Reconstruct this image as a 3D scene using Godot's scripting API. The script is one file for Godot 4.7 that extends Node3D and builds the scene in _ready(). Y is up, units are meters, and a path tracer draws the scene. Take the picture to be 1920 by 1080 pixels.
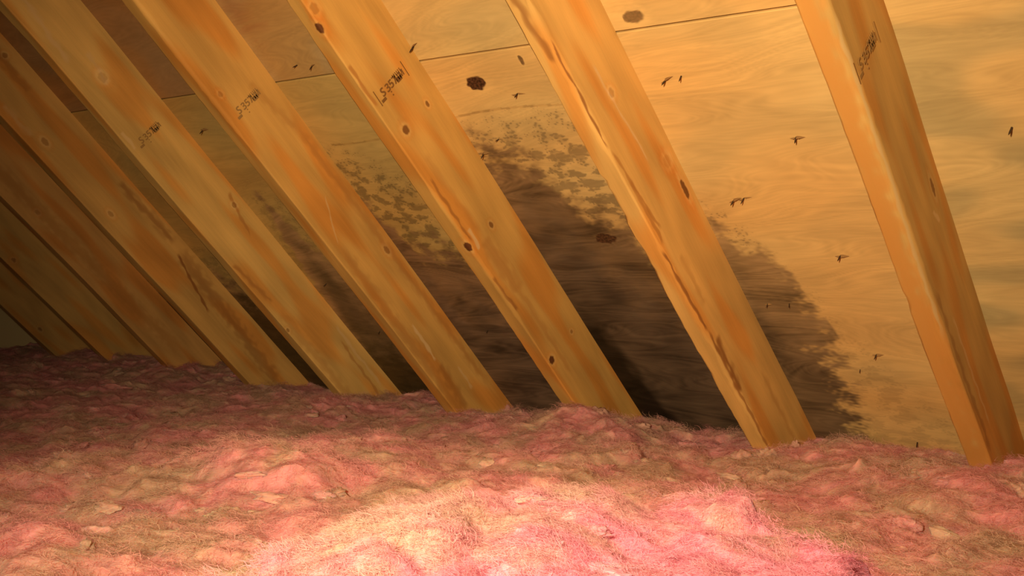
extends Node3D
# An attic: 45 degree roof slope of plywood on 2x6 rafters at 16 inch centres, mould on the sheathing, pink fibreglass batts on the floor.
# Roof coordinates: x along the eave, u down the slope, n square to the slope, all measured from the eye point EYE.

const EYE := Vector3(0.0, 0.55, 0.0)
const SLOPE := 0.78142
const H := 1.1369          # n of the underside of the sheathing
const RAFTER_DEPTH := 0.14
const RAFTER_THICK := 0.038
const INSUL := 0.25        # level of the top of the insulation above the floor
const SEAM0 := 0.6504      # seam between the plywood courses: u = SEAM0 + SEAM1 * x
const SEAM1 := 0.053

var taken := {}
var cs := cos(SLOPE)
var sn := sin(SLOPE)
var na := FastNoiseLite.new()
var nb := FastNoiseLite.new()
var nc := FastNoiseLite.new()
var cell := FastNoiseLite.new()
var cell2 := FastNoiseLite.new()
var rng := RandomNumberGenerator.new()

# ------------------------------------------------------------------ helpers
func roof(x: float, u: float, n: float) -> Vector3:
	return EYE + Vector3(x, -sn * u + cs * n, -cs * u - sn * n)

func numbered(called: String) -> String:
	if not taken.has(called):
		taken[called] = 0
		return called
	taken[called] += 1
	return "%s_%03d" % [called, taken[called]]

func tag(o: Node, label: String, category := "", group := "", kind := "") -> void:
	if label != "": o.set_meta("label", label)
	if category != "": o.set_meta("category", category)
	if group != "": o.set_meta("group", group)
	if kind != "": o.set_meta("kind", kind)

func base(called: String, at := Vector3.ZERO) -> Node3D:
	var o := Node3D.new()
	o.name = numbered(called)
	add_child(o)
	o.position = at
	return o

func mesh_node(called: String, mesh: Mesh, mat: Material, parent: Node) -> MeshInstance3D:
	var o := MeshInstance3D.new()
	o.name = called
	o.mesh = mesh
	if mat: o.material_override = mat
	o.cast_shadow = GeometryInstance3D.SHADOW_CASTING_SETTING_ON
	parent.add_child(o, true)
	return o

func lin(r: float, g: float, b: float) -> Color:
	return Color(r, g, b).linear_to_srgb()

func plain(c: Color, rough := 0.85, metal := 0.0) -> StandardMaterial3D:
	var m := StandardMaterial3D.new()
	m.albedo_color = c
	m.roughness = rough
	m.metallic = metal
	m.metallic_specular = 0.3
	return m

func wood_mat(img: Image, repeat := false) -> StandardMaterial3D:
	var m := StandardMaterial3D.new()
	m.albedo_texture = ImageTexture.create_from_image(img)
	m.roughness = 0.6
	m.metallic_specular = 0.3
	m.texture_repeat = repeat
	return m

func sstep(a: float, b: float, v: float) -> float:
	var t := clampf((v - a) / (b - a), 0.0, 1.0)
	return t * t * (3.0 - 2.0 * t)

func box_mesh(lo: Vector3, hi: Vector3) -> ArrayMesh:
	var b := BoxMesh.new()
	b.size = hi - lo
	var st := SurfaceTool.new()
	st.append_from(b, 0, Transform3D(Basis(), (lo + hi) * 0.5))
	return st.commit()

func lookup(t: Array, x: float) -> float:      # piecewise linear curve [[x, y], ...] with growing x
	if x <= t[0][0]: return t[0][1]
	for i in range(1, t.size()):
		if x <= t[i][0]:
			var a: Array = t[i - 1]
			var b: Array = t[i]
			return lerpf(a[1], b[1], (x - a[0]) / maxf(b[0] - a[0], 1e-6))
	return t[t.size() - 1][1]

# ------------------------------------------------------------------ start
func _ready() -> void:
	rng.seed = 11
	na.seed = 3; na.noise_type = FastNoiseLite.TYPE_SIMPLEX_SMOOTH; na.frequency = 1.0; na.fractal_octaves = 4
	nb.seed = 8; nb.noise_type = FastNoiseLite.TYPE_SIMPLEX_SMOOTH; nb.frequency = 1.0; nb.fractal_type = FastNoiseLite.FRACTAL_NONE
	nc.seed = 21; nc.noise_type = FastNoiseLite.TYPE_SIMPLEX; nc.frequency = 1.0; nc.fractal_type = FastNoiseLite.FRACTAL_NONE
	for c in [cell, cell2]:
		c.noise_type = FastNoiseLite.TYPE_CELLULAR
		c.cellular_return_type = FastNoiseLite.RETURN_DISTANCE
		c.cellular_distance_function = FastNoiseLite.DISTANCE_EUCLIDEAN
		c.fractal_type = FastNoiseLite.FRACTAL_NONE
		c.frequency = 1.0
	cell2.seed = 55

	# camera, level, turned 41.4 degrees from square to the eave
	var cam := Camera3D.new()
	cam.name = "camera"
	add_child(cam)
	cam.position = EYE
	cam.rotation = Vector3(0, deg_to_rad(41.43), 0)
	cam.fov = 31.98
	cam.near = 0.02
	cam.current = true
	var env := Environment.new()
	env.background_mode = Environment.BG_COLOR
	env.background_color = Color(0, 0, 0)
	env.tonemap_mode = Environment.TONE_MAPPER_LINEAR
	env.tonemap_exposure = 1.0
	env.sdfgi_enabled = true
	env.ssao_enabled = true
	env.ssil_enabled = true
	var we := WorldEnvironment.new()
	we.name = "environment"
	we.environment = env
	add_child(we)
	work_lamp()

	shell()
	sheathing()
	rafters()
	insulation()

# the one lamp of the place: a warm work lamp on a short stand beside the camera
func work_lamp() -> void:
	var at := EYE + Vector3(-0.17, 0.20, 0.16)
	var aim := roof(-1.02, 0.92, 1.1)
	var foot := Vector3(at.x, 0.0, at.z)
	var o := base("work_lamp", foot)
	tag(o, "black work lamp on a short stand pointed at the rafters", "lamp")
	var black := plain(Color(0.06, 0.06, 0.065), 0.5)
	var c := CylinderMesh.new()
	c.top_radius = 0.09; c.bottom_radius = 0.1; c.height = 0.02
	mesh_node("foot_plate", c, black, o).position = Vector3(0, 0.01, 0)
	var p := CylinderMesh.new()
	p.top_radius = 0.009; p.bottom_radius = 0.009; p.height = at.y - 0.05
	mesh_node("pole", p, black, o).position = Vector3(0, (at.y - 0.05) * 0.5 + 0.01, 0)
	var dir := (aim - at).normalized()
	var hd := CylinderMesh.new()
	hd.top_radius = 0.03; hd.bottom_radius = 0.055; hd.height = 0.09
	var head := mesh_node("lamp_housing", hd, black, o)
	var y := -dir
	var xx := y.cross(Vector3.RIGHT).normalized()
	var bas := Basis(xx, y, xx.cross(y))
	head.transform = Transform3D(bas, at - foot - dir * 0.05)
	var le := CylinderMesh.new()
	le.top_radius = 0.05; le.bottom_radius = 0.05; le.height = 0.006
	var glow := plain(Color(1, 0.9, 0.75), 0.4)
	glow.emission_enabled = true
	glow.emission = Color(1.0, 0.86, 0.66)
	glow.emission_energy_multiplier = 3.0
	mesh_node("lamp_lens", le, glow, o).transform = Transform3D(bas, at - foot - dir * 0.003)
	var l := SpotLight3D.new()
	l.name = "work_lamp_beam"
	l.light_color = Color(1.0, 0.875, 0.66)
	l.light_energy = 3.5
	l.light_size = 0.045
	l.spot_angle = 49.5
	l.spot_angle_attenuation = 1.0
	l.spot_range = 12.0
	l.spot_attenuation = 2.0
	l.shadow_enabled = true
	o.add_child(l)
	l.look_at_from_position(at + dir * 0.012, aim, Vector3.UP)

# ------------------------------------------------------------------ room shell
func shell() -> void:
	var deck := plain(lin(0.45, 0.33, 0.2))
	var f := mesh_node("floor", box_mesh(Vector3(-4.3, -0.05, -2.25), Vector3(1.9, 0.0, 4.4)), deck, self)
	tag(f, "bare plywood attic floor deck under the insulation", "floor", "", "structure")
	var wl := mesh_node("wall_left", box_mesh(Vector3(-4.16, 0.0, -2.2), Vector3(-4.12, 3.9, 4.4)), wood_mat(osb_image(), true), self)
	tag(wl, "strand board gable wall behind the last rafter", "wall", "", "structure")
	var wr := mesh_node("wall_right", box_mesh(Vector3(1.7, 0.0, -2.2), Vector3(1.74, 3.9, 4.4)), deck, self)
	tag(wr, "plywood gable wall at the near end of the attic", "wall", "", "structure")
	var wf := mesh_node("wall_front", box_mesh(Vector3(-4.12, 0.0, -2.2), Vector3(1.7, 0.125, -2.16)), deck, self)
	tag(wf, "low board closing the eave behind the insulation", "wall", "", "structure")
	var wb := mesh_node("wall_back", box_mesh(Vector3(-4.12, 0.0, 4.36), Vector3(1.7, 0.4, 4.4)), deck, self)
	tag(wb, "low board closing the far eave", "wall", "", "structure")
	# the far slope of the roof, behind the camera
	var zr := 1.2
	var yr: float = EYE.y + (H + 0.0) / cs + zr * sn / cs
	var st := SurfaceTool.new()
	st.begin(Mesh.PRIMITIVE_TRIANGLES)
	var a := Vector3(-4.3, yr, zr)
	var b := Vector3(1.9, yr, zr)
	var dn := Vector3(0, -0.707, 0.707) * ((yr - 0.05) / 0.707)
	var up := Vector3(0, 0.0085, 0.0085)
	slab(st, [a, b, b + dn, a + dn], up)
	st.generate_normals()
	var cb := mesh_node("ceiling_back", st.commit(), deck, self)
	tag(cb, "plywood underside of the opposite roof slope", "ceiling", "", "structure")

func slab(st: SurfaceTool, q: Array, thick: Vector3) -> void:
	st.set_smooth_group(-1)
	var p := [q[0], q[1], q[2], q[3], q[0] + thick, q[1] + thick, q[2] + thick, q[3] + thick]
	for f in [[0, 1, 2, 3], [7, 6, 5, 4], [0, 4, 5, 1], [1, 5, 6, 2], [2, 6, 7, 3], [3, 7, 4, 0]]:
		for i in [0, 1, 2, 0, 2, 3]:
			st.add_vertex(p[f[i]])

func osb_image() -> Image:
	var w := 256
	var d := PackedByteArray()
	d.resize(w * w * 3)
	for j in w:
		for i in w:
			var v := 0.5 + 0.5 * cell.get_noise_2d(i * 0.09 + 3.0 * nb.get_noise_2d(i * 0.02, j * 0.02), j * 0.03)
			v += 0.35 * nb.get_noise_2d(i * 0.05, j * 0.05)
			var k := (j * w + i) * 3
			var c := lin(0.58 + 0.2 * v, 0.45 + 0.17 * v, 0.26 + 0.1 * v)
			d[k] = clampi(int(c.r * 255), 0, 255)
			d[k + 1] = clampi(int(c.g * 255), 0, 255)
			d[k + 2] = clampi(int(c.b * 255), 0, 255)
	return Image.create_from_data(w, w, false, Image.FORMAT_RGB8, d)

# ------------------------------------------------------------------ plywood sheathing
# upper edge of the mould, in the farthest bays of the black foot: [x, u]
var mould_edge := [[-3.2, 1.18], [-2.55, 1.13], [-2.50, 1.10], [-2.12, 1.28], [-2.06, 0.92], [-2.03, 0.83], [-1.99, 1.0], [-1.90, 1.1], [-1.73, 1.0], [-1.69, 0.89], [-1.655, 0.945], [-1.64, 1.02],
	[-1.541, 1.01], [-1.495, 1.055], [-1.33, 1.0], [-1.29, 0.785], [-1.217, 0.788], [-1.178, 0.815], [-1.152, 0.877], [-1.131, 0.935], [-1.085, 0.955], [-1.06, 1.0], [-1.03, 1.03], [-0.90, 1.02],
	[-0.868, 0.975], [-0.847, 1.036], [-0.808, 1.062], [-0.775, 1.10], [-0.763, 1.16], [-0.745, 1.22], [-0.735, 1.30], [-0.728, 1.6], [-0.70, 2.2], [-0.52, 2.4], [-0.46, 2.2], [-0.40, 2.3]]
# right edge of the mould in the bay with the widest clean plywood: [u, x]
var mould_side := [[1.0, -0.80], [1.11, -0.775], [1.15, -0.765], [1.21, -0.738], [1.28, -0.742], [1.31, -0.770], [1.37, -0.762], [1.46, -0.772], [1.57, -0.79]]
# upper edge of the fine mould specks
var speck_edge := [[-2.1, 0.95], [-2.06, 0.78], [-1.9, 0.8], [-1.70, 0.72], [-1.628, 0.72], [-1.584, 0.755], [-1.53, 0.80], [-1.45, 0.85], [-1.30, 0.70], [-1.05, 0.705], [-0.95, 0.75], [-0.90, 0.90], [-0.85, 0.95], [-0.78, 1.05], [-0.70, 1.25], [-0.64, 1.4], [-0.5, 1.6]]
# knots in the face veneer: x, u, rx, ru, depth of colour
var ply_knots := [[-1.193, 0.645, 0.022, 0.0145, 1.0], [-0.837, 0.585, 0.017, 0.011, 0.75], [-1.11, 1.015, 0.024, 0.013, 0.9], [-1.074, 0.618, 0.0045, 0.009, 0.8], [-1.62, 0.36, 0.02, 0.012, 0.6]]

func ply_image(x0: float, x1: float, u0: float, u1: float, w: int, h: int, kind: int) -> Image:
	var d := PackedByteArray()
	d.resize(w * h * 3)
	var kx := (x1 - x0) / w
	var ku := (u1 - u0) / h
	var off := 17.3 * kind
	var lut := PackedByteArray()
	lut.resize(1025)
	for i in 1025:
		lut[i] = clampi(int(round(Color(i / 1024.0, 0, 0).linear_to_srgb().r * 255.0)), 0, 255)
	for i in w:
		var x := x0 + (i + 0.5) * kx
		var me := lookup(mould_edge, x) if kind == 0 else 9.0
		var se := lookup(speck_edge, x) if kind == 0 else 9.0
		var seam := SEAM0 + SEAM1 * x
		var kn := []
		for k in ply_knots:
			if absf(x - k[0]) < k[2] * 2.6: kn.append(k)
		for j in h:
			var u := u0 + (j + 0.5) * ku
			# veneer: broad cathedral figure, streaks along x, fine fibre
			var wv := na.get_noise_2d(x * 0.7 + off, u * 3.6 + off)
			var fig := sin((wv * 2.2 + u * 6.5) * 6.28)
			var streak := nb.get_noise_2d(x * 2.6 + off + wv * 1.5, u * 46.0 + wv * 14.0)
			var fine := nc.get_noise_2d(x * 14.0, u * 260.0 + wv * 30.0)
			var tone := 1.0 + 0.03 * fig + 0.085 * streak + 0.05 * fine + 0.06 * na.get_noise_2d(x * 3.0 + 20.0, u * 9.0)
			var warm := 0.5 + 0.5 * nb.get_noise_2d(x * 2.1 + 40.0 + off, u * 5.0)
			var r := (0.66 + 0.04 * warm) * tone
			var g := (0.475 - 0.05 * warm) * tone
			var b := (0.215 - 0.05 * warm) * tone
			if kind == 1:      # upper left panel: duller, browner veneer, grey patches
				var gy := sstep(-0.15, 0.35, nb.get_noise_2d(x * 3.3 + 5.0, u * 4.5 + 2.0))
				r *= 0.78 - 0.05 * gy; g *= 0.73 + 0.02 * gy; b *= 0.72 + 0.16 * gy
				var br := sstep(0.10, 0.22, 0.16 - absf(x + 1.66) * 0.9 + 0.05 * streak + 0.08 * wv - maxf(u - 0.44, 0.0) * 1.3)
				if x < -1.75: br = 0.9
				r *= 1.0 - 0.2 * br; g *= 1.0 - 0.32 * br; b *= 1.0 - 0.3 * br
			if kind == 0 and x < -1.3:   # lower course, left half: yellower and duller
				var dl := sstep(-1.28, -1.36, x)
				r *= 1.0 - 0.16 * dl; g *= 1.0 - 0.15 * dl; b *= 1.0 - 0.25 * dl
			# random grey patches, and an overall darker, greyer tone right of the last rafter
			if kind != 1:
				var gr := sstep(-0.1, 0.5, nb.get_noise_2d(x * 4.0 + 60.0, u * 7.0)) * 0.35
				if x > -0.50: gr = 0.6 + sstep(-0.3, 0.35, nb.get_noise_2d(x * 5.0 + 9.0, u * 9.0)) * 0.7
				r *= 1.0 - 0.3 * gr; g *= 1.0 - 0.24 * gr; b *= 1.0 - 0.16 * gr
			# thin dark lines in the veneer
			var ln := absf(u - 0.715 + 0.012 * sin(x * 9.0) + 0.008 * wv)
			if kind == 0 and x > -1.66 and x < -0.96 and ln < 0.0022:
				var q := 1.0 - 0.3 * (0.4 + 0.6 * sstep(-0.2, 0.3, nb.get_noise_2d(x * 30.0, 3.0)))
				r *= q; g *= q * 0.95; b *= q * 0.9
			# mould: specks first, then the solid growth
			if u > se - 0.05 and kind == 0:
				var dens := sstep(se - 0.05, se + 0.16, u)
				var s2 := nb.get_noise_2d(x * 20.0 + 7.0, u * 34.0)
				var s1 := cell.get_noise_2d(x * 95.0 + s2 * 0.8, u * 150.0) + 1.0
				var s4 := cell2.get_noise_2d(x * 42.0, u * 75.0 + s2) + 1.0
				var lim := dens * (0.30 + 0.62 * s2 + 0.35 * streak)
				var sp := maxf(sstep(lim + 0.10, lim - 0.10, s1), 0.8 * sstep(lim, lim - 0.15, s4))
				sp = maxf(sp * 0.62 * sstep(0.0, 0.25, dens), 0.42 * dens * sstep(-0.3, 0.7, s2 + 0.6 * streak))
				if x < -1.8: sp *= 0.5
				if x > -0.8: sp *= 0.4
				r *= 1.0 - 0.80 * sp; g *= 1.0 - 0.78 * sp; b *= 1.0 - 0.70 * sp
			if u > me - 0.12 and kind == 0:
				var s3 := nb.get_noise_2d(x * 16.0, u * 26.0) * (0.030 if x > -0.9 else 0.05) + nc.get_noise_2d(x * 50.0, u * 90.0) * 0.013 + streak * 0.012
				var dep := u - me + s3
				if x > -0.86 and x < -0.45: dep = minf(dep, lookup(mould_side, u) - x + s3 * 1.2 + 0.006)
				var m := sstep(-0.028, 0.036, dep) if x > -0.9 else sstep(-0.05, 0.06, dep)
				var deep := sstep(0.03, 0.34, u - me + s3)
				var r2 := lerpf(0.19, 0.115, deep)
				var g2 := lerpf(0.118, 0.080, deep)
				var b2 := lerpf(0.064, 0.056, deep)
				if x > -0.9:
					r2 = lerpf(0.28, 0.15, deep); g2 = lerpf(0.185, 0.102, deep); b2 = lerpf(0.095, 0.062, deep)
				if x < -1.31 and x > -1.8:
					r2 *= 1.3; g2 *= 1.25; b2 *= 1.3
				if x < -1.8:
					r2 = lerpf(0.36, 0.13, deep); g2 = lerpf(0.225, 0.085, deep); b2 = lerpf(0.13, 0.055, deep); m *= 0.85
				var pa := 1.0 + 0.3 * streak + 0.34 * nb.get_noise_2d(x * 8.0 + 3.0, u * 13.0) + 0.12 * fine
				# a jet black growth in a streak beside one rafter; the foot of the farther bays also turns black
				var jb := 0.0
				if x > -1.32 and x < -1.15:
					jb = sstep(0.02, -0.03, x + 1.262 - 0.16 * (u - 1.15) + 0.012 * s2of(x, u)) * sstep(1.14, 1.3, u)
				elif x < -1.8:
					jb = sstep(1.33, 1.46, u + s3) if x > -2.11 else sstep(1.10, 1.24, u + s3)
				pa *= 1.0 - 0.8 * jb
				r = lerpf(r, r2 * pa, m); g = lerpf(g, g2 * pa, m); b = lerpf(b, b2 * pa, m)
			# knots
			for k in kn:
				var dx: float = (x - k[0]) / k[2]
				var du: float = (u - k[1]) / k[3]
				var rr := sqrt(dx * dx + du * du) + 0.16 * nb.get_noise_2d(x * 60.0, u * 90.0)
				if rr < 2.2:
					var e := sstep(1.08, 0.86, rr) * float(k[4])
					var halo := sstep(2.2, 1.1, rr) * (1.0 - e)
					var inner := 0.75 + 0.5 * nc.get_noise_2d(x * 150.0, u * 190.0)
					if u < 0.9:
						r *= 1.0 + 0.06 * halo; g *= 1.0 + 0.07 * halo; b *= 1.0 + 0.08 * halo
					r = lerpf(r, 0.10 * inner, e); g = lerpf(g, 0.042 * inner, e); b = lerpf(b, 0.022 * inner, e)
			var p := (j * w + i) * 3
			d[p] = lut[clampi(int(r * 1024.0), 0, 1024)]
			d[p + 1] = lut[clampi(int(g * 1024.0), 0, 1024)]
			d[p + 2] = lut[clampi(int(b * 1024.0), 0, 1024)]
	return Image.create_from_data(w, h, false, Image.FORMAT_RGB8, d)

func s2of(x: float, u: float) -> float:
	return nb.get_noise_2d(x * 22.0, u * 12.0)

# a plywood panel between x0 and x1, its edges at u = a + s x (upper) and c + s x (lower); uv over the box of its image
func panel_mesh(x0: float, x1: float, a: float, c: float, s: float, box: Array) -> ArrayMesh:
	var st := SurfaceTool.new()
	st.begin(Mesh.PRIMITIVE_TRIANGLES)
	var g := 0.0015
	var e := 0.0012
	var k := 0.0012
	var pts := []
	for lay in [[0.0, e], [k, 0.0], [0.012, 0.0]]:
		var i: float = g + lay[1]
		pts.append([[x0 + i, a + s * x0 + i, lay[0]], [x1 - i, a + s * x1 + i, lay[0]], [x1 - i, c + s * x1 - i, lay[0]], [x0 + i, c + s * x0 - i, lay[0]]])
	var put := func(p: Array):
		st.set_uv(Vector2((p[0] - box[0]) / (box[1] - box[0]), (p[1] - box[2]) / (box[3] - box[2])))
		st.add_vertex(roof(p[0], p[1], H + p[2]))
	st.set_smooth_group(-1)
	for t in [0, 1, 2, 0, 2, 3]: put.call(pts[0][t])
	for l in 2:
		for i in 4:
			var j := (i + 1) % 4
			for p in [pts[l][i], pts[l + 1][i], pts[l + 1][j], pts[l][i], pts[l + 1][j], pts[l][j]]: put.call(p)
	for t in [2, 1, 0, 3, 2, 0]: put.call(pts[2][t])
	st.generate_normals()
	return st.commit()

func sheathing() -> void:
	var c := base("ceiling", roof(0, 0, H))
	tag(c, "sloping roof deck of plywood panels spotted with dark mould", "roof deck", "", "structure")
	var inv := -c.position
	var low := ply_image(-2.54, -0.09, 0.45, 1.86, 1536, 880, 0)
	var upl := ply_image(-3.76, -1.30, -0.75, 0.62, 1200, 680, 1)
	var upr := ply_image(-1.31, 1.14, -0.70, 0.74, 1200, 700, 2)
	var gen := ply_image(2.0, 4.44, 2.0, 3.22, 640, 320, 3)
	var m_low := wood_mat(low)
	var m_upl := wood_mat(upl)
	var m_upr := wood_mat(upr)
	var m_gen := wood_mat(gen, true)
	var add := func(x0: float, x1: float, a: float, b: float, box: Array, m: Material) -> MeshInstance3D:
		var o := mesh_node("plywood_panel", panel_mesh(x0, x1, a, b, SEAM1, box), m, c)
		o.position = inv
		return o
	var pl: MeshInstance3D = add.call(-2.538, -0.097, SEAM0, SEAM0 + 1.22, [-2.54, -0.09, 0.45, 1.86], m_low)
	pl.set_meta("label", "lower plywood panel with a broad black mould stain")
	var pu: MeshInstance3D = add.call(-3.747, -1.306, SEAM0 - 1.22, SEAM0, [-3.76, -1.30, -0.75, 0.62], m_upl)
	var pr: MeshInstance3D = add.call(-1.306, 1.135, SEAM0 - 1.22, SEAM0, [-1.31, 1.14, -0.70, 0.74], m_upr)
	for q in [[-4.3, -2.538, 0], [-0.097, 1.9, 0], [-4.3, -3.747, -1], [1.135, 1.9, -1], [-4.3, -2.538, -2], [-2.538, -0.097, -2], [-0.097, 1.9, -2]]:
		var a: float = SEAM0 + 1.22 * q[2]
		if q[2] == 0 and q[0] < -3.0:
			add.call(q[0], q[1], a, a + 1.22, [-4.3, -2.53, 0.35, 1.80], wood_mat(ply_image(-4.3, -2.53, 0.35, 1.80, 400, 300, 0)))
		else:
			add.call(q[0], q[1], a, a + 1.22, [q[0], q[0] + 2.44, a - 0.1, a + 1.12], m_gen)
	# roofing nails driven through, with splinters of veneer torn loose around some
	var nail_m := plain(lin(0.055, 0.036, 0.024), 0.55, 0.3)
	var split_m := plain(lin(0.26, 0.15, 0.065), 0.8)
	var nail := nail_mesh()
	var split := []
	for i in 3: split.append(splinter_mesh(i))
	var spots := [[-1.28, 0.552, 1, 1.0], [-1.595, 0.535, 0, 0.8], [-1.557, 0.544, 1, 0.8], [-1.12, 0.679, 2, 0.9], [-0.833, 0.698, 1, 1.0], [-0.805, 0.696, 0, 0.8], [-0.667, 0.83, 1, 0.9],
		[-0.813, 0.942, 1, 1.0], [-0.795, 0.94, 2, 0.8], [-0.673, 1.072, 1, 0.9], [-0.681, 1.31, 1, 0.8], [-0.673, 1.555, 0, 0.9], [-0.376, 0.851, 0, 1.0], [-2.038, 0.633, 1, 1.1], [-2.045, 1.131, 0, 0.7], [-1.982, 1.306, 0, 0.7],
		[-0.842, 1.186, 1, 0.6], [-0.801, 1.185, 0, 0.6], [-0.723, 1.353, 0, 0.5], [-1.27, 0.790, 1, 1.0], [-1.587, 1.286, 0, 0.6], [-2.16, 0.40, 1, 0.8], [-1.218, 0.765, 2, 0.6], [-0.30, 1.15, 0, 0.9]]
	for s in spots:
		var par: Node3D = pl if s[1] > SEAM0 + SEAM1 * s[0] else (pu if s[0] < -1.306 else pr)
		var n := mesh_node("roofing_nail", nail, nail_m, par)
		var b := Basis(Vector3.RIGHT, -SLOPE) * Basis(Vector3(rng.randf_range(-1, 1), 0, rng.randf_range(-1, 1)).normalized(), rng.randf_range(0.05, 0.3))
		n.transform = Transform3D(b.scaled_local(Vector3.ONE * float(s[3]) * 0.72), roof(s[0], s[1], H - 0.0002))
		if s[2] > 0:
			var f := mesh_node("veneer_splinter", split[int(s[2])], split_m, par)
			f.transform = Transform3D(Basis(Vector3.RIGHT, -SLOPE).rotated(roof(0, 0, 1) - roof(0, 0, 0), rng.randf_range(-0.3, 0.3)).scaled_local(Vector3.ONE * float(s[3])), roof(s[0], s[1], H - 0.0003))

func nail_mesh() -> ArrayMesh:
	var st := SurfaceTool.new()
	st.begin(Mesh.PRIMITIVE_TRIANGLES)
	var ring := [[0.0, 0.0022], [-0.004, 0.0019], [-0.014, 0.0018], [-0.019, 0.0011], [-0.022, 0.0002]]
	for k in ring.size() - 1:
		for i in 8:
			var a := TAU * i / 8.0
			var b := TAU * (i + 1) / 8.0
			var r0: Array = ring[k]
			var r1: Array = ring[k + 1]
			var p := [Vector3(cos(a) * r0[1], r0[0], sin(a) * r0[1]), Vector3(cos(b) * r0[1], r0[0], sin(b) * r0[1]), Vector3(cos(b) * r1[1], r1[0], sin(b) * r1[1]), Vector3(cos(a) * r1[1], r1[0], sin(a) * r1[1])]
			for t in [0, 1, 2, 0, 2, 3]: st.add_vertex(p[t])
	st.generate_normals()
	return st.commit()

func splinter_mesh(v: int) -> ArrayMesh:
	# slivers of veneer lifted around the nail: thin wedges along the grain
	var st := SurfaceTool.new()
	st.begin(Mesh.PRIMITIVE_TRIANGLES)
	st.set_smooth_group(-1)
	var list := [[0.002, 0.016, 0.0035, 0.006], [-0.002, -0.011, 0.003, 0.004], [0.0, 0.009, 0.0028, 0.007]]
	if v == 2: list = [[0.0, 0.02, 0.003, 0.003], [0.0, -0.014, 0.0035, 0.005]]
	for q in list:
		var z := 0.0015 * (1.0 if q[1] > 0 else -1.0)
		var r := Vector3(q[0], 0.001, z - q[2] * 0.5)
		var s := Vector3(q[0], 0.001, z + q[2] * 0.5)
		var t := Vector3(q[1], -0.001, z)
		var m := Vector3(q[0] * 0.5 + q[1] * 0.25, -q[3], z)
		for f in [[r, s, m], [s, t, m], [t, r, m], [r, t, s]]:
			for p in f: st.add_vertex(p)
	st.generate_normals()
	return st.commit()

# ------------------------------------------------------------------ rafters
# per rafter: right face x, knots [u, v, ru, rv, depth], streaks [u0, u1, v0, v1, width, r, g, b, strength], wane on the right arris and left arris [u0, u1, size]
# v runs across the bottom edge (0 to 0.038) and on up the right face (0.038 to 0.178)
func rafter_image(seed_k: int, r0: Color, knots: Array, streaks: Array, w: int, h: int) -> Image:
	var d := PackedByteArray()
	d.resize(w * h * 3)
	var o := 31.7 * seed_k
	for i in w:
		var u := 0.1 + 1.6 * (i + 0.5) / w
		var ks := []
		for k in knots:
			if absf(u - k[0]) < k[2] * 5.0: ks.append(k)
		var ss := []
		for s in streaks:
			if u > s[0] and u < s[1]: ss.append(s)
		for j in h:
			var v := 0.178 * (j + 0.5) / h
			var bend := 0.0
			for k in ks:
				var e := exp(-pow((u - k[0]) / (k[2] * 2.2), 2.0))
				bend += e * 0.006 * signf(v - k[1]) * exp(-absf(v - k[1]) / 0.02)
			var vv := v - bend
			var wv := nb.get_noise_2d(u * 1.6 + o, vv * 9.0)
			var ring := sin((vv * 42.0 + wv * 1.7 + u * 0.5) * 6.28)
			var fine := nc.get_noise_2d(u * 9.0 + o, vv * 420.0)
			var broad := nb.get_noise_2d(u * 2.3 + o + 50.0, vv * 14.0 + 3.0)
			var blot := nb.get_noise_2d(u * 7.0 + o, vv * 22.0 + 30.0)
			var t := 1.0 + 0.022 * ring + 0.035 * fine + 0.13 * broad + 0.10 * blot
			var rust := sstep(-0.05, 0.6, nb.get_noise_2d(u * 3.1 + o + 9.0, vv * 16.0 + 70.0))
			var r := r0.r * t
			var g := r0.g * t * (1.0 - 0.22 * rust)
			var b := r0.b * t * (1.0 - 0.42 * rust)
			for s in ss:
				var f: float = (u - s[0]) / (s[1] - s[0])
				var vc: float = lerpf(s[2], s[3], f) + 0.0022 * nb.get_noise_2d(u * 22.0 + o, 5.0)
				var e: float = absf(v - vc) / (float(s[4]) * (0.75 + 0.5 * nb.get_noise_2d(u * 30.0 + o, v * 60.0)))
				var q: float = sstep(1.15, 0.1 if s[4] > 0.009 else 0.45, e) * sstep(0.0, 0.08, f) * sstep(1.0, 0.9, f) * float(s[8])
				r = lerpf(r, s[5], q); g = lerpf(g, s[6], q); b = lerpf(b, s[7], q)
			for k in ks:
				var du: float = (u - k[0]) / k[2]
				var dv: float = (v - k[1]) / k[3]
				var rr := sqrt(du * du + dv * dv) + 0.15 * nb.get_noise_2d(u * 120.0, v * 120.0)
				if rr < 3.0:
					var e2: float = sstep(1.1, 0.8, rr) * float(k[4])
					var hal := sstep(2.4, 1.15, rr) * (1.0 - e2)
					var da := sstep(3.0, 1.6, rr) * sstep(1.2, 1.8, rr)
					r *= 1.0 + 0.10 * hal; g *= 1.0 + 0.14 * hal - 0.10 * da; b *= 1.0 + 0.3 * hal - 0.2 * da
					var kd: float = 1.0 - float(k[4])
					r = lerpf(r, 0.13 + 0.22 * kd, e2); g = lerpf(g, 0.048 + 0.08 * kd, e2); b = lerpf(b, 0.018 + 0.01 * kd, e2)
			var c := Color(clampf(r, 0, 1), clampf(g, 0, 1), clampf(b, 0, 1)).linear_to_srgb()
			var p := (j * w + i) * 3
			d[p] = int(c.r * 255.0)
			d[p + 1] = int(c.g * 255.0)
			d[p + 2] = int(c.b * 255.0)
	return Image.create_from_data(w, h, false, Image.FORMAT_RGB8, d)

func bump(list: Array, u: float) -> float:
	var s := 0.0
	for q in list:
		var f: float = (u - q[0]) / (q[1] - q[0])
		if f > 0.0 and f < 1.0: s = maxf(s, q[2] * sstep(0.0, 0.12, f) * sstep(1.0, 0.88, f))
	return s

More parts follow.
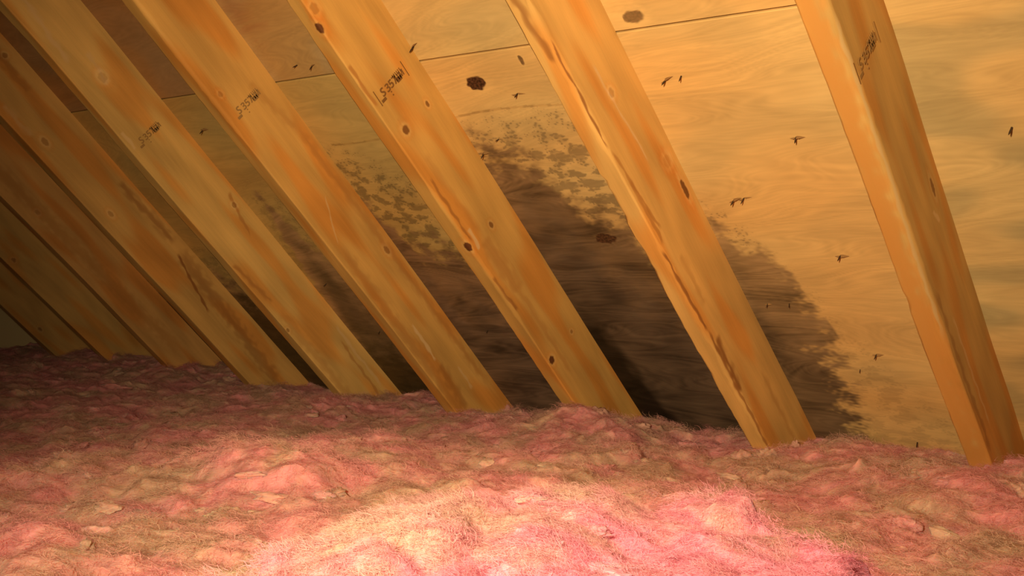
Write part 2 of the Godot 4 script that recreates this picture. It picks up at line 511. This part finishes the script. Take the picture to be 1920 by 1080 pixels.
func rafter_mesh(k: int, wane_r: Array, wane_l: Array) -> ArrayMesh:
	# in the rafter's own axes: x across (right face at 0), y along n from the underside, z up the slope
	var ua := -1.45
	var ub := 1.74
	var rows := 214
	var vs := PackedVector3Array()
	var ns := PackedVector3Array()
	var uvs := PackedVector2Array()
	var ids := PackedInt32Array()
	var nseg := 5
	var cols := 0
	var t := RAFTER_THICK
	for i in rows + 1:
		var u := ua + (ub - ua) * i / rows
		var dx := 0.0022 * nb.get_noise_2d(u * 1.3, k * 9.0)
		var dy := 0.0016 * nb.get_noise_2d(u * 1.7 + 4.0, k * 7.0)
		var jag := nc.get_noise_2d(u * 34.0, k * 3.1)
		var rr := 0.0035 + bump(wane_r, u) * (1.0 + 0.22 * jag) + 0.0008 * jag
		var rl := 0.0035 + bump(wane_l, u) * (1.0 + 0.3 * nc.get_noise_2d(u * 46.0, k * 5.7)) + 0.0008 * jag
		var sec := []     # x, y, nx, ny
		sec.append([-t, RAFTER_DEPTH, -1.0, 0.0])
		sec.append([-t, RAFTER_DEPTH * 0.5, -1.0, 0.0])
		for s in nseg + 1:
			var a := PI * 0.5 * s / nseg
			sec.append([-t + rl - rl * cos(a), rl - rl * sin(a), -cos(a), -sin(a)])
		for s in nseg + 1:
			var a := PI * 0.5 * s / nseg
			sec.append([-rr + rr * sin(a), rr - rr * cos(a), sin(a), -cos(a)])
		sec.append([0.0, RAFTER_DEPTH * 0.4, 1.0, 0.0])
		sec.append([0.0, RAFTER_DEPTH * 0.7, 1.0, 0.0])
		sec.append([0.0, RAFTER_DEPTH, 1.0, 0.0])
		cols = sec.size()
		var f := (u - 0.1) / 1.6
		f = pingpong(f, 1.0)
		for c in cols:
			var q: Array = sec[c]
			var wob := 0.0007 * nb.get_noise_2d(u * 5.0 + c * 0.9, k * 2.0 + c * 0.4)
			vs.append(Vector3(q[0] + dx + wob * q[2], q[1] + (dy if q[1] < 0.05 else 0.0) + wob * q[3], -u))
			ns.append(Vector3(q[2], q[3], 0.0))
			var v := 0.0
			if c < 2 + nseg + 1 + nseg + 1 and c > 1:
				v = clampf(q[0] + t, 0.0, t) + (q[1] if q[0] > -t * 0.5 else 0.0)
			elif c <= 1:
				v = q[1] * 0.9
			else:
				v = t + q[1]
			uvs.append(Vector2(f, clampf(v / 0.178, 0.002, 0.998)))
	for i in rows:
		for c in cols - 1:
			var a := i * cols + c
			ids.append_array([a, a + 1, a + cols, a + 1, a + cols + 1, a + cols])
	for e in [0, rows]:
		var m := vs.size()
		for c in cols:
			vs.append(vs[e * cols + c])
			ns.append(Vector3(0, 0, 1.0 if e == 0 else -1.0))
			uvs.append(uvs[e * cols + c])
		for c in range(1, cols - 1): ids.append_array([m, m + c, m + c + 1])
	var arr := []
	arr.resize(Mesh.ARRAY_MAX)
	arr[Mesh.ARRAY_VERTEX] = vs
	arr[Mesh.ARRAY_NORMAL] = ns
	arr[Mesh.ARRAY_TEX_UV] = uvs
	arr[Mesh.ARRAY_INDEX] = ids
	var am := ArrayMesh.new()
	am.add_surface_from_arrays(Mesh.PRIMITIVE_TRIANGLES, arr)
	return am

# an inked grade stamp across the right face: two end strokes, a block of figures and a darker block mark
func stamp(o: Node3D, k: int, u: float, n0: float, n1: float, ink: Material, faint: bool) -> void:
	var st := SurfaceTool.new()
	st.begin(Mesh.PRIMITIVE_TRIANGLES)
	var bar := func(y: float, z: float, dy: float, dz: float):
		var b := BoxMesh.new()
		b.size = Vector3(0.0004, dy, dz)
		st.append_from(b, 0, Transform3D(Basis(), Vector3(0.0, y, z)))
	var l := n1 - n0
	if not faint:
		bar.call(0.0, 0.0, 0.0016, 0.03)
		bar.call(l, 0.0, 0.0016, 0.03)
	bar.call(l * 0.12, -0.010, 0.012, 0.005)
	bar.call(l * 0.74, -0.005, 0.014, 0.008)
	for i in 6: bar.call(l * (0.62 + 0.05 * i), 0.006, 0.0014, 0.007)
	var font := SystemFont.new()
	font.font_names = PackedStringArray(["Droid Sans"])
	font.font_weight = 700
	for tx in [["S", 0.14, 0.001, 0.016], ["357", 0.3, 0.000, 0.015], [":", 0.36, -0.012, 0.012], ["HM", 0.63, -0.001, 0.012]]:
		var tm := TextMesh.new()
		tm.text = tx[0]
		tm.font = font
		tm.font_size = 32
		tm.pixel_size = tx[3] / 24.0
		tm.depth = 0.0004
		tm.horizontal_alignment = HORIZONTAL_ALIGNMENT_LEFT
		tm.vertical_alignment = VERTICAL_ALIGNMENT_CENTER
		# text runs up the face (+y of the rafter), its head towards the ridge
		st.append_from(tm, 0, Transform3D(Basis(Vector3(0, 1, 0), Vector3(0, 0, 1), Vector3(1, 0, 0)), Vector3(0.0, l * tx[1], tx[2])))
	var m := mesh_node("grade_stamp", st.commit(), ink, o)
	m.set_meta("label", "inked lumber grade stamp")
	m.position = Vector3(0.0022 * nb.get_noise_2d(u * 1.3, k * 9.0) + 0.0008, n0 - (H - RAFTER_DEPTH), -u)

func rafters() -> void:
	var ink := plain(lin(0.20, 0.095, 0.03), 0.9)
	var ink2 := plain(lin(0.33, 0.19, 0.07), 0.9)
	var pine := Color(0.60, 0.35, 0.125)
	var group := "roof rafters under the plywood deck"
	# streak colours
	var red := [0.27, 0.105, 0.03]
	var rust := [0.42, 0.185, 0.05]
	var pale := [0.70, 0.47, 0.24]
	var sk := func(u0: float, u1: float, v0: float, v1: float, wd: float, c: Array, s: float) -> Array:
		return [u0, u1, v0, v1, wd, c[0], c[1], c[2], s]
	var defs := [
		{"x": -0.484 + 0.406, "label": "unmarked rafter next to the right of the rightmost stamped one", "c": pine, "k": [], "s": [], "wr": [], "wl": []},
		{"x": -0.484, "label": "rightmost rafter in view, orange edge and stamped dull side", "c": Color(0.57, 0.35, 0.12),
			"k": [[0.915, 0.146, 0.017, 0.005, 0.75]], "s": [sk.call(0.0, 1.9, 0.012, 0.012, 0.040, [0.56, 0.265, 0.07], 0.9), sk.call(0.55, 1.12, 0.042, 0.036, 0.005, [0.55, 0.38, 0.18], 0.8), sk.call(1.02, 1.4, 0.055, 0.05, 0.007, red, 0.45), sk.call(1.1, 1.36, 0.08, 0.075, 0.004, pale, 0.6), sk.call(0.94, 0.97, 0.125, 0.135, 0.006, pale, 0.7)],
			"wr": [[0.5, 1.16, 0.007]], "wl": [[1.02, 1.05, 0.004]]},
		{"x": -0.878, "label": "rafter at right of centre with a dark cracked edge and elongated knot", "c": Color(0.672, 0.402, 0.136),
			"k": [[0.897, 0.159, 0.021, 0.006, 0.9], [0.83, 0.15, 0.012, 0.01, 0.2], [0.66, 0.105, 0.008, 0.006, 0.35]],
			"s": [sk.call(0.44, 0.56, 0.014, 0.028, 0.012, red, 0.7), sk.call(0.52, 0.72, 0.040, 0.040, 0.0035, red, 0.9), sk.call(0.72, 0.9, 0.045, 0.06, 0.004, rust, 0.7), sk.call(0.92, 1.12, 0.040, 0.044, 0.005, red, 0.9),
				sk.call(0.78, 0.92, 0.05, 0.05, 0.006, rust, 0.7), sk.call(1.1, 1.55, 0.046, 0.034, 0.0045, red, 0.75), sk.call(1.14, 1.28, 0.056, 0.046, 0.013, red, 0.85), sk.call(0.96, 1.08, 0.075, 0.07, 0.012, rust, 0.35), sk.call(0.60, 0.80, 0.095, 0.11, 0.003, pale, 0.8), sk.call(1.3, 1.6, 0.12, 0.11, 0.01, rust, 0.35)],
			"wr": [[0.45, 0.74, 0.006], [0.9, 1.15, 0.005], [1.15, 1.6, 0.006]], "wl": [[0.76, 0.86, 0.006], [0.9, 1.0, 0.005], [1.16, 1.24, 0.004]]},
		{"x": -1.287, "label": "rafter in the middle of the photo with several round knots and a clear stamp", "c": Color(0.585, 0.335, 0.10),
			"k": [[0.417, 0.036, 0.010, 0.008, 1.0], [0.388, 0.05, 0.01, 0.008, 0.4], [0.645, 0.067, 0.009, 0.0075, 0.85], [0.645, 0.139, 0.006, 0.004, 0.8], [0.898, 0.033, 0.011, 0.009, 1.0], [0.908, 0.110, 0.007, 0.005, 0.8], [1.225, 0.051, 0.009, 0.008, 1.0], [1.232, 0.136, 0.005, 0.004, 0.6]],
			"s": [sk.call(0.49, 0.58, 0.042, 0.045, 0.005, rust, 0.8), sk.call(0.74, 0.90, 0.052, 0.048, 0.0045, red, 0.6), sk.call(0.91, 1.06, 0.075, 0.08, 0.028, rust, 0.55), sk.call(0.98, 1.08, 0.042, 0.048, 0.006, red, 0.65), sk.call(0.7, 0.9, 0.07, 0.075, 0.012, rust, 0.3), sk.call(1.04, 1.3, 0.08, 0.075, 0.01, rust, 0.4), sk.call(0.87, 0.92, 0.06, 0.055, 0.006, pale, 0.8)],
			"wr": [[0.74, 1.12, 0.004]], "wl": [[0.3, 0.5, 0.004]]},
		{"x": -1.69, "label": "rafter left of the middle one with pale resin drips near its foot", "c": Color(0.61, 0.345, 0.105),
			"k": [[0.50, 0.06, 0.006, 0.005, 0.4], [1.0, 0.152, 0.012, 0.006, 0.6]],
			"s": [sk.call(1.17, 1.29, 0.088, 0.08, 0.006, pale, 0.8), sk.call(1.35, 1.43, 0.12, 0.115, 0.005, pale, 0.5), sk.call(0.80, 0.90, 0.11, 0.06, 0.003, pale, 0.55), sk.call(0.9, 1.5, 0.06, 0.05, 0.022, rust, 0.5), sk.call(0.62, 1.5, 0.155, 0.16, 0.014, rust, 0.55), sk.call(0.52, 0.66, 0.13, 0.15, 0.014, rust, 0.35), sk.call(1.3, 1.45, 0.08, 0.07, 0.02, red, 0.4)],
			"wr": [[0.2, 0.6, 0.005]], "wl": []},
		{"x": -2.104, "label": "rafter with a rough yellowish face and a faint stamp", "c": Color(0.66, 0.41, 0.14),
			"k": [[0.834, 0.15, 0.008, 0.006, 0.55], [1.161, 0.042, 0.006, 0.005, 0.6], [0.42, 0.1, 0.012, 0.01, 0.25]],
			"s": [sk.call(0.93, 1.08, 0.045, 0.06, 0.010, rust, 0.8), sk.call(0.80, 0.92, 0.16, 0.13, 0.006, rust, 0.7), sk.call(0.2, 0.36, 0.08, 0.06, 0.012, pale, 0.6), sk.call(0.36, 0.44, 0.11, 0.1, 0.01, pale, 0.5), sk.call(1.1, 1.5, 0.06, 0.05, 0.02, rust, 0.35), sk.call(0.53, 0.58, 0.05, 0.05, 0.006, pale, 0.7), sk.call(1.26, 1.5, 0.155, 0.145, 0.006, pale, 0.6), sk.call(1.3, 1.52, 0.14, 0.12, 0.006, rust, 0.6)],
			"wr": [], "wl": [[0.2, 1.0, 0.004]]},
		{"x": -2.519, "label": "rafter with a dark red-brown flare down its lower side", "c": Color(0.60, 0.345, 0.115),
			"k": [[0.527, 0.075, 0.012, 0.007, 0.5], [0.768, 0.075, 0.01, 0.006, 0.4], [0.32, 0.148, 0.007, 0.006, 0.6]],
			"s": [sk.call(0.96, 1.5, 0.15, 0.10, 0.03, red, 0.55), sk.call(0.97, 1.16, 0.14, 0.09, 0.006, red, 0.9), sk.call(0.72, 0.95, 0.15, 0.155, 0.018, red, 0.6), sk.call(0.4, 0.5, 0.06, 0.06, 0.012, pale, 0.4), sk.call(0.28, 0.42, 0.14, 0.13, 0.02, red, 0.4)], "wr": [], "wl": []},
		{"x": -2.918, "label": "dim reddish rafter third from the gable wall", "c": Color(0.60, 0.325, 0.115), "k": [[0.74, 0.08, 0.008, 0.006, 0.4]], "s": [sk.call(0.5, 1.4, 0.08, 0.1, 0.03, rust, 0.5)], "wr": [], "wl": []},
		{"x": -3.323, "label": "dim brown rafter second from the gable wall", "c": Color(0.595, 0.355, 0.125), "k": [[0.9, 0.06, 0.008, 0.006, 0.6]], "s": [], "wr": [], "wl": []},
		{"x": -3.721, "label": "darkest rafter, farthest back beside the gable wall", "c": Color(0.60, 0.35, 0.125), "k": [[1.25, 0.07, 0.009, 0.006, 0.7]], "s": [], "wr": [], "wl": []},
		{"x": 0.33, "label": "unmarked rafter two places right of the rightmost stamped one", "c": pine, "k": [], "s": [], "wr": [], "wl": []},
	]
	var stamps := {-0.484: [0.648, 1.002, 1.088, false, ink2], -1.287: [0.569, 1.012, 1.098, false, ink], -1.69: [0.548, 1.012, 1.10, true, ink2], -2.104: [0.574, 1.016, 1.10, true, ink2]}
	for k in defs.size():
		var q: Dictionary = defs[k]
		var o := base("rafter")
		o.transform = Transform3D(Basis(Vector3.RIGHT, -SLOPE), roof(q.x, 0.0, H - RAFTER_DEPTH))
		tag(o, q.label, "rafter", group)
		var fine: bool = k > 0 and k < 7
		var img := rafter_image(k + 1, q.c, q.k, q.s, 1024 if fine else 400, 120 if fine else 48)
		mesh_node("timber", rafter_mesh(k, q.wr, q.wl), wood_mat(img), o)
		if stamps.has(q.x):
			var s: Array = stamps[q.x]
			stamp(o, k, s[0], s[1], s[2], s[4], s[3])

# ------------------------------------------------------------------ insulation
func puff(c: FastNoiseLite, x: float, y: float) -> float:
	var v := c.get_noise_2d(x, y) + 1.0
	return exp(-v * v * 2.2)

# lumpy, torn fibre surface: height of the fluff over its mean plane
func fluff(x: float, z: float) -> float:
	var wx := 0.025 * nb.get_noise_2d(x * 7.0, z * 7.0) + 0.004 * nb.get_noise_2d(x * 26.0, z * 26.0 + 5.0)
	var wz := 0.025 * nb.get_noise_2d(x * 7.0 + 30.0, z * 7.0) + 0.004 * nb.get_noise_2d(x * 26.0 + 9.0, z * 26.0)
	var a := x + wx
	var b := z + wz
	var h := 0.022 * nb.get_noise_2d(x * 2.2, z * 2.2 + 8.0)
	h += 0.022 * puff(cell, a * 9.0, b * 9.0)
	h += 0.010 * puff(cell2, a * 21.0, b * 21.0)
	h += 0.010 * nb.get_noise_2d(a * 15.0 + 4.0, b * 15.0)
	h += 0.0036 * nb.get_noise_2d(a * 40.0, b * 42.0 + 20.0)
	h += 0.0030 * nb.get_noise_2d(a * 66.0, b * 66.0)
	h += 0.0008 * nb.get_noise_2d(a * 170.0, b * 170.0)
	return h - 0.022

func poly_dist(p: PackedVector2Array, x: float, z: float) -> float:     # positive inside
	var q := Vector2(x, z)
	var best := 1e9
	var inside := false
	var n := p.size()
	for i in n:
		var a := p[i]
		var b := p[(i + 1) % n]
		var ab := b - a
		var t := clampf((q - a).dot(ab) / ab.length_squared(), 0.0, 1.0)
		best = minf(best, (q - a - ab * t).length_squared())
		if (a.y > z) != (b.y > z) and x < (b.x - a.x) * (z - a.y) / (b.y - a.y) + a.x: inside = not inside
	return sqrt(best) * (1.0 if inside else -1.0)

func back_level(x: float, z: float) -> float:
	var y := INSUL - 0.002
	# swells and dips of the blanket
	y += 0.05 * exp(-(pow((x + 1.26) / 0.10, 2.0) + pow((z + 1.66) / 0.10, 2.0)))
	y += 0.022 * exp(-(pow((x + 1.2) / 0.10, 2.0) + pow((z + 1.84) / 0.09, 2.0)))
	y += 0.045 * sstep(-2.3, -3.3, x)
	y += 0.02 * sstep(-1.55, -1.75, z) * sstep(-2.7, -2.9, x)
	return y

func fluff_mesh(x0: float, x1: float, z0: float, z1: float, step: float, level: Callable, poly: PackedVector2Array, thick: float, round_w: float, tone: Callable, amp := 1.0) -> ArrayMesh:
	var w := int(ceil((x1 - x0) / step)) + 1
	var h := int(ceil((z1 - z0) / step)) + 1
	var vs := PackedVector3Array()
	var cols := PackedColorArray()
	vs.resize(w * h)
	cols.resize(w * h)
	var keep := PackedByteArray()
	keep.resize(w * h)
	for j in h:
		var z := z0 + j * step
		for i in w:
			var x := x0 + i * step
			var k := j * w + i
			var drop := 0.0
			var ok := 1
			if poly.size() > 0:
				var e := poly_dist(poly, x, z) + 0.014 * nb.get_noise_2d(x * 17.0, z * 17.0) + 0.003 * nb.get_noise_2d(x * 60.0, z * 60.0)
				if e < -0.012: ok = 0
				var t := clampf(e / round_w, 0.0, 1.0)
				drop = thick * (1.0 - sqrt(maxf(0.0, 1.0 - (1.0 - t) * (1.0 - t))))
			keep[k] = ok
			var y: float = level.call(x, z) + fluff(x, z) * amp - drop
			# sideways tearing gives overhangs
			var tear := 0.008 if poly.size() == 0 else 0.003
			var sx := tear * nb.get_noise_2d(x * 21.0, z * 21.0 + 77.0)
			var sz := tear * nb.get_noise_2d(x * 21.0 + 50.0, z * 21.0)
			vs[k] = Vector3(x + sx, y, z + sz)
			cols[k] = tone.call(x, z)
	var ids := PackedInt32Array()
	for j in h - 1:
		for i in w - 1:
			var a := j * w + i
			if keep[a] + keep[a + 1] + keep[a + w] + keep[a + w + 1] == 4:
				ids.append_array([a, a + 1, a + w, a + 1, a + w + 1, a + w])
	var ns := PackedVector3Array()
	ns.resize(w * h)
	for j in h:
		for i in w:
			var l := vs[j * w + maxi(i - 1, 0)]
			var r := vs[j * w + mini(i + 1, w - 1)]
			var u := vs[maxi(j - 1, 0) * w + i]
			var d := vs[mini(j + 1, h - 1) * w + i]
			ns[j * w + i] = (d - u).cross(r - l).normalized()
	var arr := []
	arr.resize(Mesh.ARRAY_MAX)
	arr[Mesh.ARRAY_VERTEX] = vs
	arr[Mesh.ARRAY_NORMAL] = ns
	arr[Mesh.ARRAY_COLOR] = cols
	arr[Mesh.ARRAY_INDEX] = ids
	var am := ArrayMesh.new()
	am.add_surface_from_arrays(Mesh.PRIMITIVE_TRIANGLES, arr)
	return am

func dusty_tone(x: float, z: float) -> Color:
	var a := nb.get_noise_2d(x * 6.0 + 3.0, z * 6.0)
	var b := nb.get_noise_2d(x * 22.0, z * 22.0 + 11.0)
	var c := nc.get_noise_2d(x * 75.0, z * 75.0)
	var dust := clampf(0.5 + 0.75 * a + 0.5 * b, 0.0, 1.0)
	var p := Vector3(0.70, 0.295, 0.33)
	var d := Vector3(0.56, 0.355, 0.285)
	var v := p.lerp(d, dust) * (1.0 + 0.14 * c + 0.16 * nb.get_noise_2d(x * 38.0 + 60.0, z * 38.0))
	return Color(v.x, v.y, v.z)

func fresh_tone(x: float, z: float) -> Color:
	var a := nb.get_noise_2d(x * 7.0 + 3.0, z * 7.0 + 20.0)
	var b := nb.get_noise_2d(x * 20.0, z * 20.0 + 31.0)
	var c := nc.get_noise_2d(x * 75.0, z * 75.0)
	# clean pink at the cut right end, paler and creamier to the left
	var cream := clampf(sstep(-0.42, -0.58, x + 0.12 * a) * 0.72 + 0.5 * a + 0.5 * b, 0.0, 1.0)
	var p := Vector3(0.79, 0.29, 0.44)
	var d := Vector3(0.62, 0.385, 0.35)
	var v := p.lerp(d, cream) * (1.0 + 0.08 * c + 0.12 * nb.get_noise_2d(x * 38.0 + 60.0, z * 38.0))
	return Color(v.x, v.y, v.z)

func mid_tone(x: float, z: float) -> Color:      # the same dusty wool as the blanket
	return dusty_tone(x + 3.0, z)

func tuft_mesh(s: int) -> ArrayMesh:
	var st := SurfaceTool.new()
	st.begin(Mesh.PRIMITIVE_TRIANGLES)
	var sp := SphereMesh.new()
	sp.radius = 1.0; sp.height = 2.0; sp.radial_segments = 24; sp.rings = 14
	var a := sp.get_mesh_arrays()
	var v: PackedVector3Array = a[Mesh.ARRAY_VERTEX]
	for i in v.size():
		var p := v[i]
		var k := 1.0 + 0.42 * nb.get_noise_3d(p.x * 1.1 + s * 9.0, p.y * 1.1, p.z * 1.1) + 0.22 * nb.get_noise_3d(p.x * 2.7, p.y * 2.7 + s * 5.0, p.z * 2.7)
		v[i] = p * k * Vector3(1.0, 0.55, 0.8)
	a[Mesh.ARRAY_VERTEX] = v
	var am := ArrayMesh.new()
	am.add_surface_from_arrays(Mesh.PRIMITIVE_TRIANGLES, a)
	st.create_from(am, 0)
	st.generate_normals()
	return st.commit()

func tufts(parent: Node3D, count: int, x0: float, x1: float, z0: float, z1: float, level: Callable, poly: PackedVector2Array, tone: Callable, mat: Material, s0: float, s1: float) -> void:
	for kind in 2:
		var mm := MultiMesh.new()
		mm.transform_format = MultiMesh.TRANSFORM_3D
		mm.use_colors = true
		mm.mesh = tuft_mesh(kind)
		var list := []
		while list.size() < count / 2:
			var x := rng.randf_range(x0, x1)
			var z := rng.randf_range(z0, z1)
			if poly.size() > 0 and poly_dist(poly, x, z) < 0.03:
				if rng.randf() < 0.999: continue
			list.append(Vector2(x, z))
		mm.instance_count = list.size()
		for i in list.size():
			var p: Vector2 = list[i]
			var s := rng.randf_range(s0, s1)
			var b := Basis(Vector3.UP, rng.randf() * TAU) * Basis(Vector3.RIGHT, rng.randf_range(-0.5, 0.5))
			b = b.scaled_local(Vector3(s * rng.randf_range(0.8, 1.7), s * rng.randf_range(0.5, 0.9), s))
			mm.set_instance_transform(i, Transform3D(b, Vector3(p.x, level.call(p.x, p.y) + fluff(p.x, p.y) * 0.7 - s * 0.15, p.y)))
			mm.set_instance_color(i, tone.call(p.x + 0.03, p.y + 0.03))
		var o := MultiMeshInstance3D.new()
		o.name = "loose_tufts"
		o.multimesh = mm
		o.material_override = mat
		o.set_meta("kind", "stuff")
		parent.add_child(o, true)
		o.position = -parent.position

# a wisp: a few dozen fine curved fibres matted together
func wisp_mesh(s: int) -> ArrayMesh:
	var r := RandomNumberGenerator.new()
	r.seed = 100 + s
	var st := SurfaceTool.new()
	st.begin(Mesh.PRIMITIVE_TRIANGLES)
	for f in 52:
		var p := Vector3(r.randf_range(-0.014, 0.014), r.randf_range(-0.002, 0.002), r.randf_range(-0.014, 0.014))
		var a := r.randf() * TAU
		var curl := r.randf_range(-1.1, 1.1)
		var lift := r.randf_range(-0.1, 0.45)
		var wd := r.randf_range(0.00007, 0.0002)
		var seg := 4
		for k in seg:
			var d := Vector3(cos(a), lift, sin(a)) * 0.0034
			var q := p + d
			var side := Vector3(-sin(a), 0.5, cos(a)) * wd
			var w0 := 1.0 - 0.2 * k
			var w1 := 1.0 - 0.2 * (k + 1)
			for v in [p - side * w0, p + side * w0, q + side * w1, p - side * w0, q + side * w1, q - side * w1]: st.add_vertex(v)
			p = q
			a += curl
			lift -= 0.12
	st.generate_normals()
	return st.commit()

func wisps(parent: Node3D, spacing: float, x0: float, x1: float, z0: float, z1: float, level: Callable, poly: PackedVector2Array, tone: Callable, mat: Material, amp := 1.0, grow := 1.0, thick := 0.0, round_w := 0.035) -> void:
	var pts := [[], []]
	var nx := int((x1 - x0) / spacing)
	var nz := int((z1 - z0) / spacing)
	for j in nz:
		for i in nx:
			var x := x0 + (i + rng.randf()) * spacing
			var z := z0 + (j + rng.randf()) * spacing
			if poly.size() > 0 and poly_dist(poly, x, z) < 0.003: continue
			pts[(i + j) % 2].append(Vector2(x, z))
	for kind in 2:
		var mm := MultiMesh.new()
		mm.transform_format = MultiMesh.TRANSFORM_3D
		mm.use_colors = true
		mm.mesh = wisp_mesh(kind)
		mm.instance_count = pts[kind].size()
		for i in pts[kind].size():
			var p: Vector2 = pts[kind][i]
			var y: float = level.call(p.x, p.y) + fluff(p.x, p.y) * amp
			if poly.size() > 0:
				var t0 := clampf((poly_dist(poly, p.x, p.y) + 0.014 * nb.get_noise_2d(p.x * 17.0, p.y * 17.0)) / round_w, 0.0, 1.0)
				y -= thick * (1.0 - sqrt(maxf(0.0, 1.0 - (1.0 - t0) * (1.0 - t0))))
			var gx := (fluff(p.x + 0.008, p.y) - fluff(p.x - 0.008, p.y)) * amp / 0.016
			var gz := (fluff(p.x, p.y + 0.008) - fluff(p.x, p.y - 0.008)) * amp / 0.016
			var up := Vector3(-gx, 1.0, -gz).normalized()
			var t := up.cross(Vector3(cos(i * 2.4), 0, sin(i * 2.4))).normalized()
			var b := Basis(t, up, t.cross(up)).scaled_local(Vector3.ONE * rng.randf_range(0.8, 1.5) * grow)
			mm.set_instance_transform(i, Transform3D(b, Vector3(p.x, y, p.y)))
			mm.set_instance_color(i, tone.call(p.x, p.y))
		var o := MultiMeshInstance3D.new()
		o.name = "loose_fibres"
		o.multimesh = mm
		o.material_override = mat
		o.set_meta("kind", "stuff")
		parent.add_child(o, true)
		o.position = -parent.position

func insulation() -> void:
	var wool := StandardMaterial3D.new()
	wool.vertex_color_use_as_albedo = true
	wool.roughness = 1.0
	wool.metallic_specular = 0.05
	wool.subsurf_scatter_enabled = true
	wool.subsurf_scatter_strength = 0.7
	var pale_wool := plain(lin(0.62, 0.36, 0.31), 1.0)
	var fibre := StandardMaterial3D.new()
	fibre.vertex_color_use_as_albedo = true
	fibre.roughness = 1.0
	fibre.metallic_specular = 0.05
	fibre.backlight = Color(0.8, 0.8, 0.8)
	var none := PackedVector2Array()

	var bk := base("insulation_blanket", Vector3(-2.0, 0.0, -1.2))
	tag(bk, "dusty pink fibreglass blanket running back to the rafter feet", "insulation")
	var m := mesh_node("fibreglass", fluff_mesh(-4.1, 0.6, -2.1, -0.30, 0.006, back_level, none, 0.0, 0.1, dusty_tone, 0.85), wool, bk)
	m.position = -bk.position
	tufts(bk, 500, -4.0, 0.4, -1.9, -0.4, back_level, none, dusty_tone, wool, 0.010, 0.026)

	wisps(bk, 0.0135, -4.0, 0.3, -1.95, -0.4, back_level, none, dusty_tone, fibre, 0.85)

	# torn peaks of fibre standing up against the feet of two rafters
	var torn := tuft_mesh(5)
	for q in [[-1.262, 0.292, -1.70, 0.026, 0.022], [-1.232, 0.280, -1.72, 0.024, 0.016], [-1.19, 0.268, -1.76, 0.022, 0.014], [-0.866, 0.256, -1.80, 0.008, 0.017], [-0.852, 0.254, -1.815, 0.010, 0.010]]:
		var tp := mesh_node("torn_tuft", torn, pale_wool, bk)
		tp.transform = Transform3D(Basis(Vector3.UP, q[0] * 40.0).scaled_local(Vector3(q[3], q[4] * 1.5, q[3])), Vector3(q[0], q[1] - 0.012, q[2]) - bk.position)

	# a folded batt lying at the left, its back edge a low ridge
	var mid_poly := PackedVector2Array([Vector2(-0.35, -0.30), Vector2(-0.45, -0.92), Vector2(-0.70, -1.12), Vector2(-0.93, -1.21), Vector2(-1.07, -1.215), Vector2(-1.21, -1.21), Vector2(-1.33, -1.145), Vector2(-1.335, -0.99), Vector2(-1.44, -0.90), Vector2(-1.555, -0.79), Vector2(-1.51, -0.67), Vector2(-1.40, -0.55), Vector2(-1.34, -0.30)])
	var mid_level := func(x: float, z: float) -> float:
		return INSUL + 0.044 + 0.045 * exp(-(pow((x + 1.10) / 0.11, 2.0) + pow((z + 0.77) / 0.07, 2.0))) + 0.022 * exp(-(pow((x + 1.02) / 0.10, 2.0) + pow((z + 0.40) / 0.10, 2.0)))
	var mb := base("insulation_batt", Vector3(-1.1, 0.0, -0.7))
	tag(mb, "dull pink batt lying across the left foreground behind the brightest one", "insulation", "fibreglass batts on the blanket")
	m = mesh_node("fibreglass", fluff_mesh(-1.62, -0.30, -1.28, -0.28, 0.006, mid_level, mid_poly, 0.065, 0.035, mid_tone, 0.8), wool, mb)
	m.position = -mb.position
	tufts(mb, 90, -1.5, -0.6, -1.15, -0.3, mid_level, mid_poly, mid_tone, wool, 0.006, 0.018)

	wisps(mb, 0.0105, -1.6, -0.35, -1.25, -0.3, mid_level, mid_poly, mid_tone, fibre, 0.8, 0.8, 0.065, 0.035)

	# the bright batt in front, cut square at its right end
	var front_poly := PackedVector2Array([Vector2(-0.19, -0.30), Vector2(-0.270, -0.66), Vector2(-0.312, -0.805), Vector2(-0.381, -0.822), Vector2(-0.43, -0.832), Vector2(-0.492, -0.892), Vector2(-0.505, -0.82), Vector2(-0.522, -0.79), Vector2(-0.575, -0.82), Vector2(-0.644, -0.85), Vector2(-0.735, -0.848), Vector2(-0.77, -0.77), Vector2(-0.765, -0.68), Vector2(-0.69, -0.535), Vector2(-0.69, -0.472), Vector2(-0.62, -0.387), Vector2(-0.56, -0.30)])
	var front_level := func(x: float, z: float) -> float:
		return INSUL + 0.10 - 0.03 * sstep(-0.58, -0.76, x) + 0.012 * exp(-(pow((x + 0.49) / 0.07, 2.0) + pow((z + 0.80) / 0.07, 2.0)))
	var fb := base("insulation_batt", Vector3(-0.55, 0.0, -0.6))
	tag(fb, "bright pink batt with a clean cut end nearest the camera", "insulation", "fibreglass batts on the blanket")
	m = mesh_node("fibreglass", fluff_mesh(-0.82, -0.17, -0.92, -0.28, 0.0040, front_level, front_poly, 0.11, 0.03, fresh_tone, 0.8), wool, fb)
	m.position = -fb.position
	tufts(fb, 30, -0.85, -0.33, -0.86, -0.3, front_level, front_poly, fresh_tone, wool, 0.005, 0.014)
	wisps(fb, 0.0068, -0.80, -0.2, -0.9, -0.3, front_level, front_poly, fresh_tone, fibre, 0.8, 0.7, 0.11, 0.03)
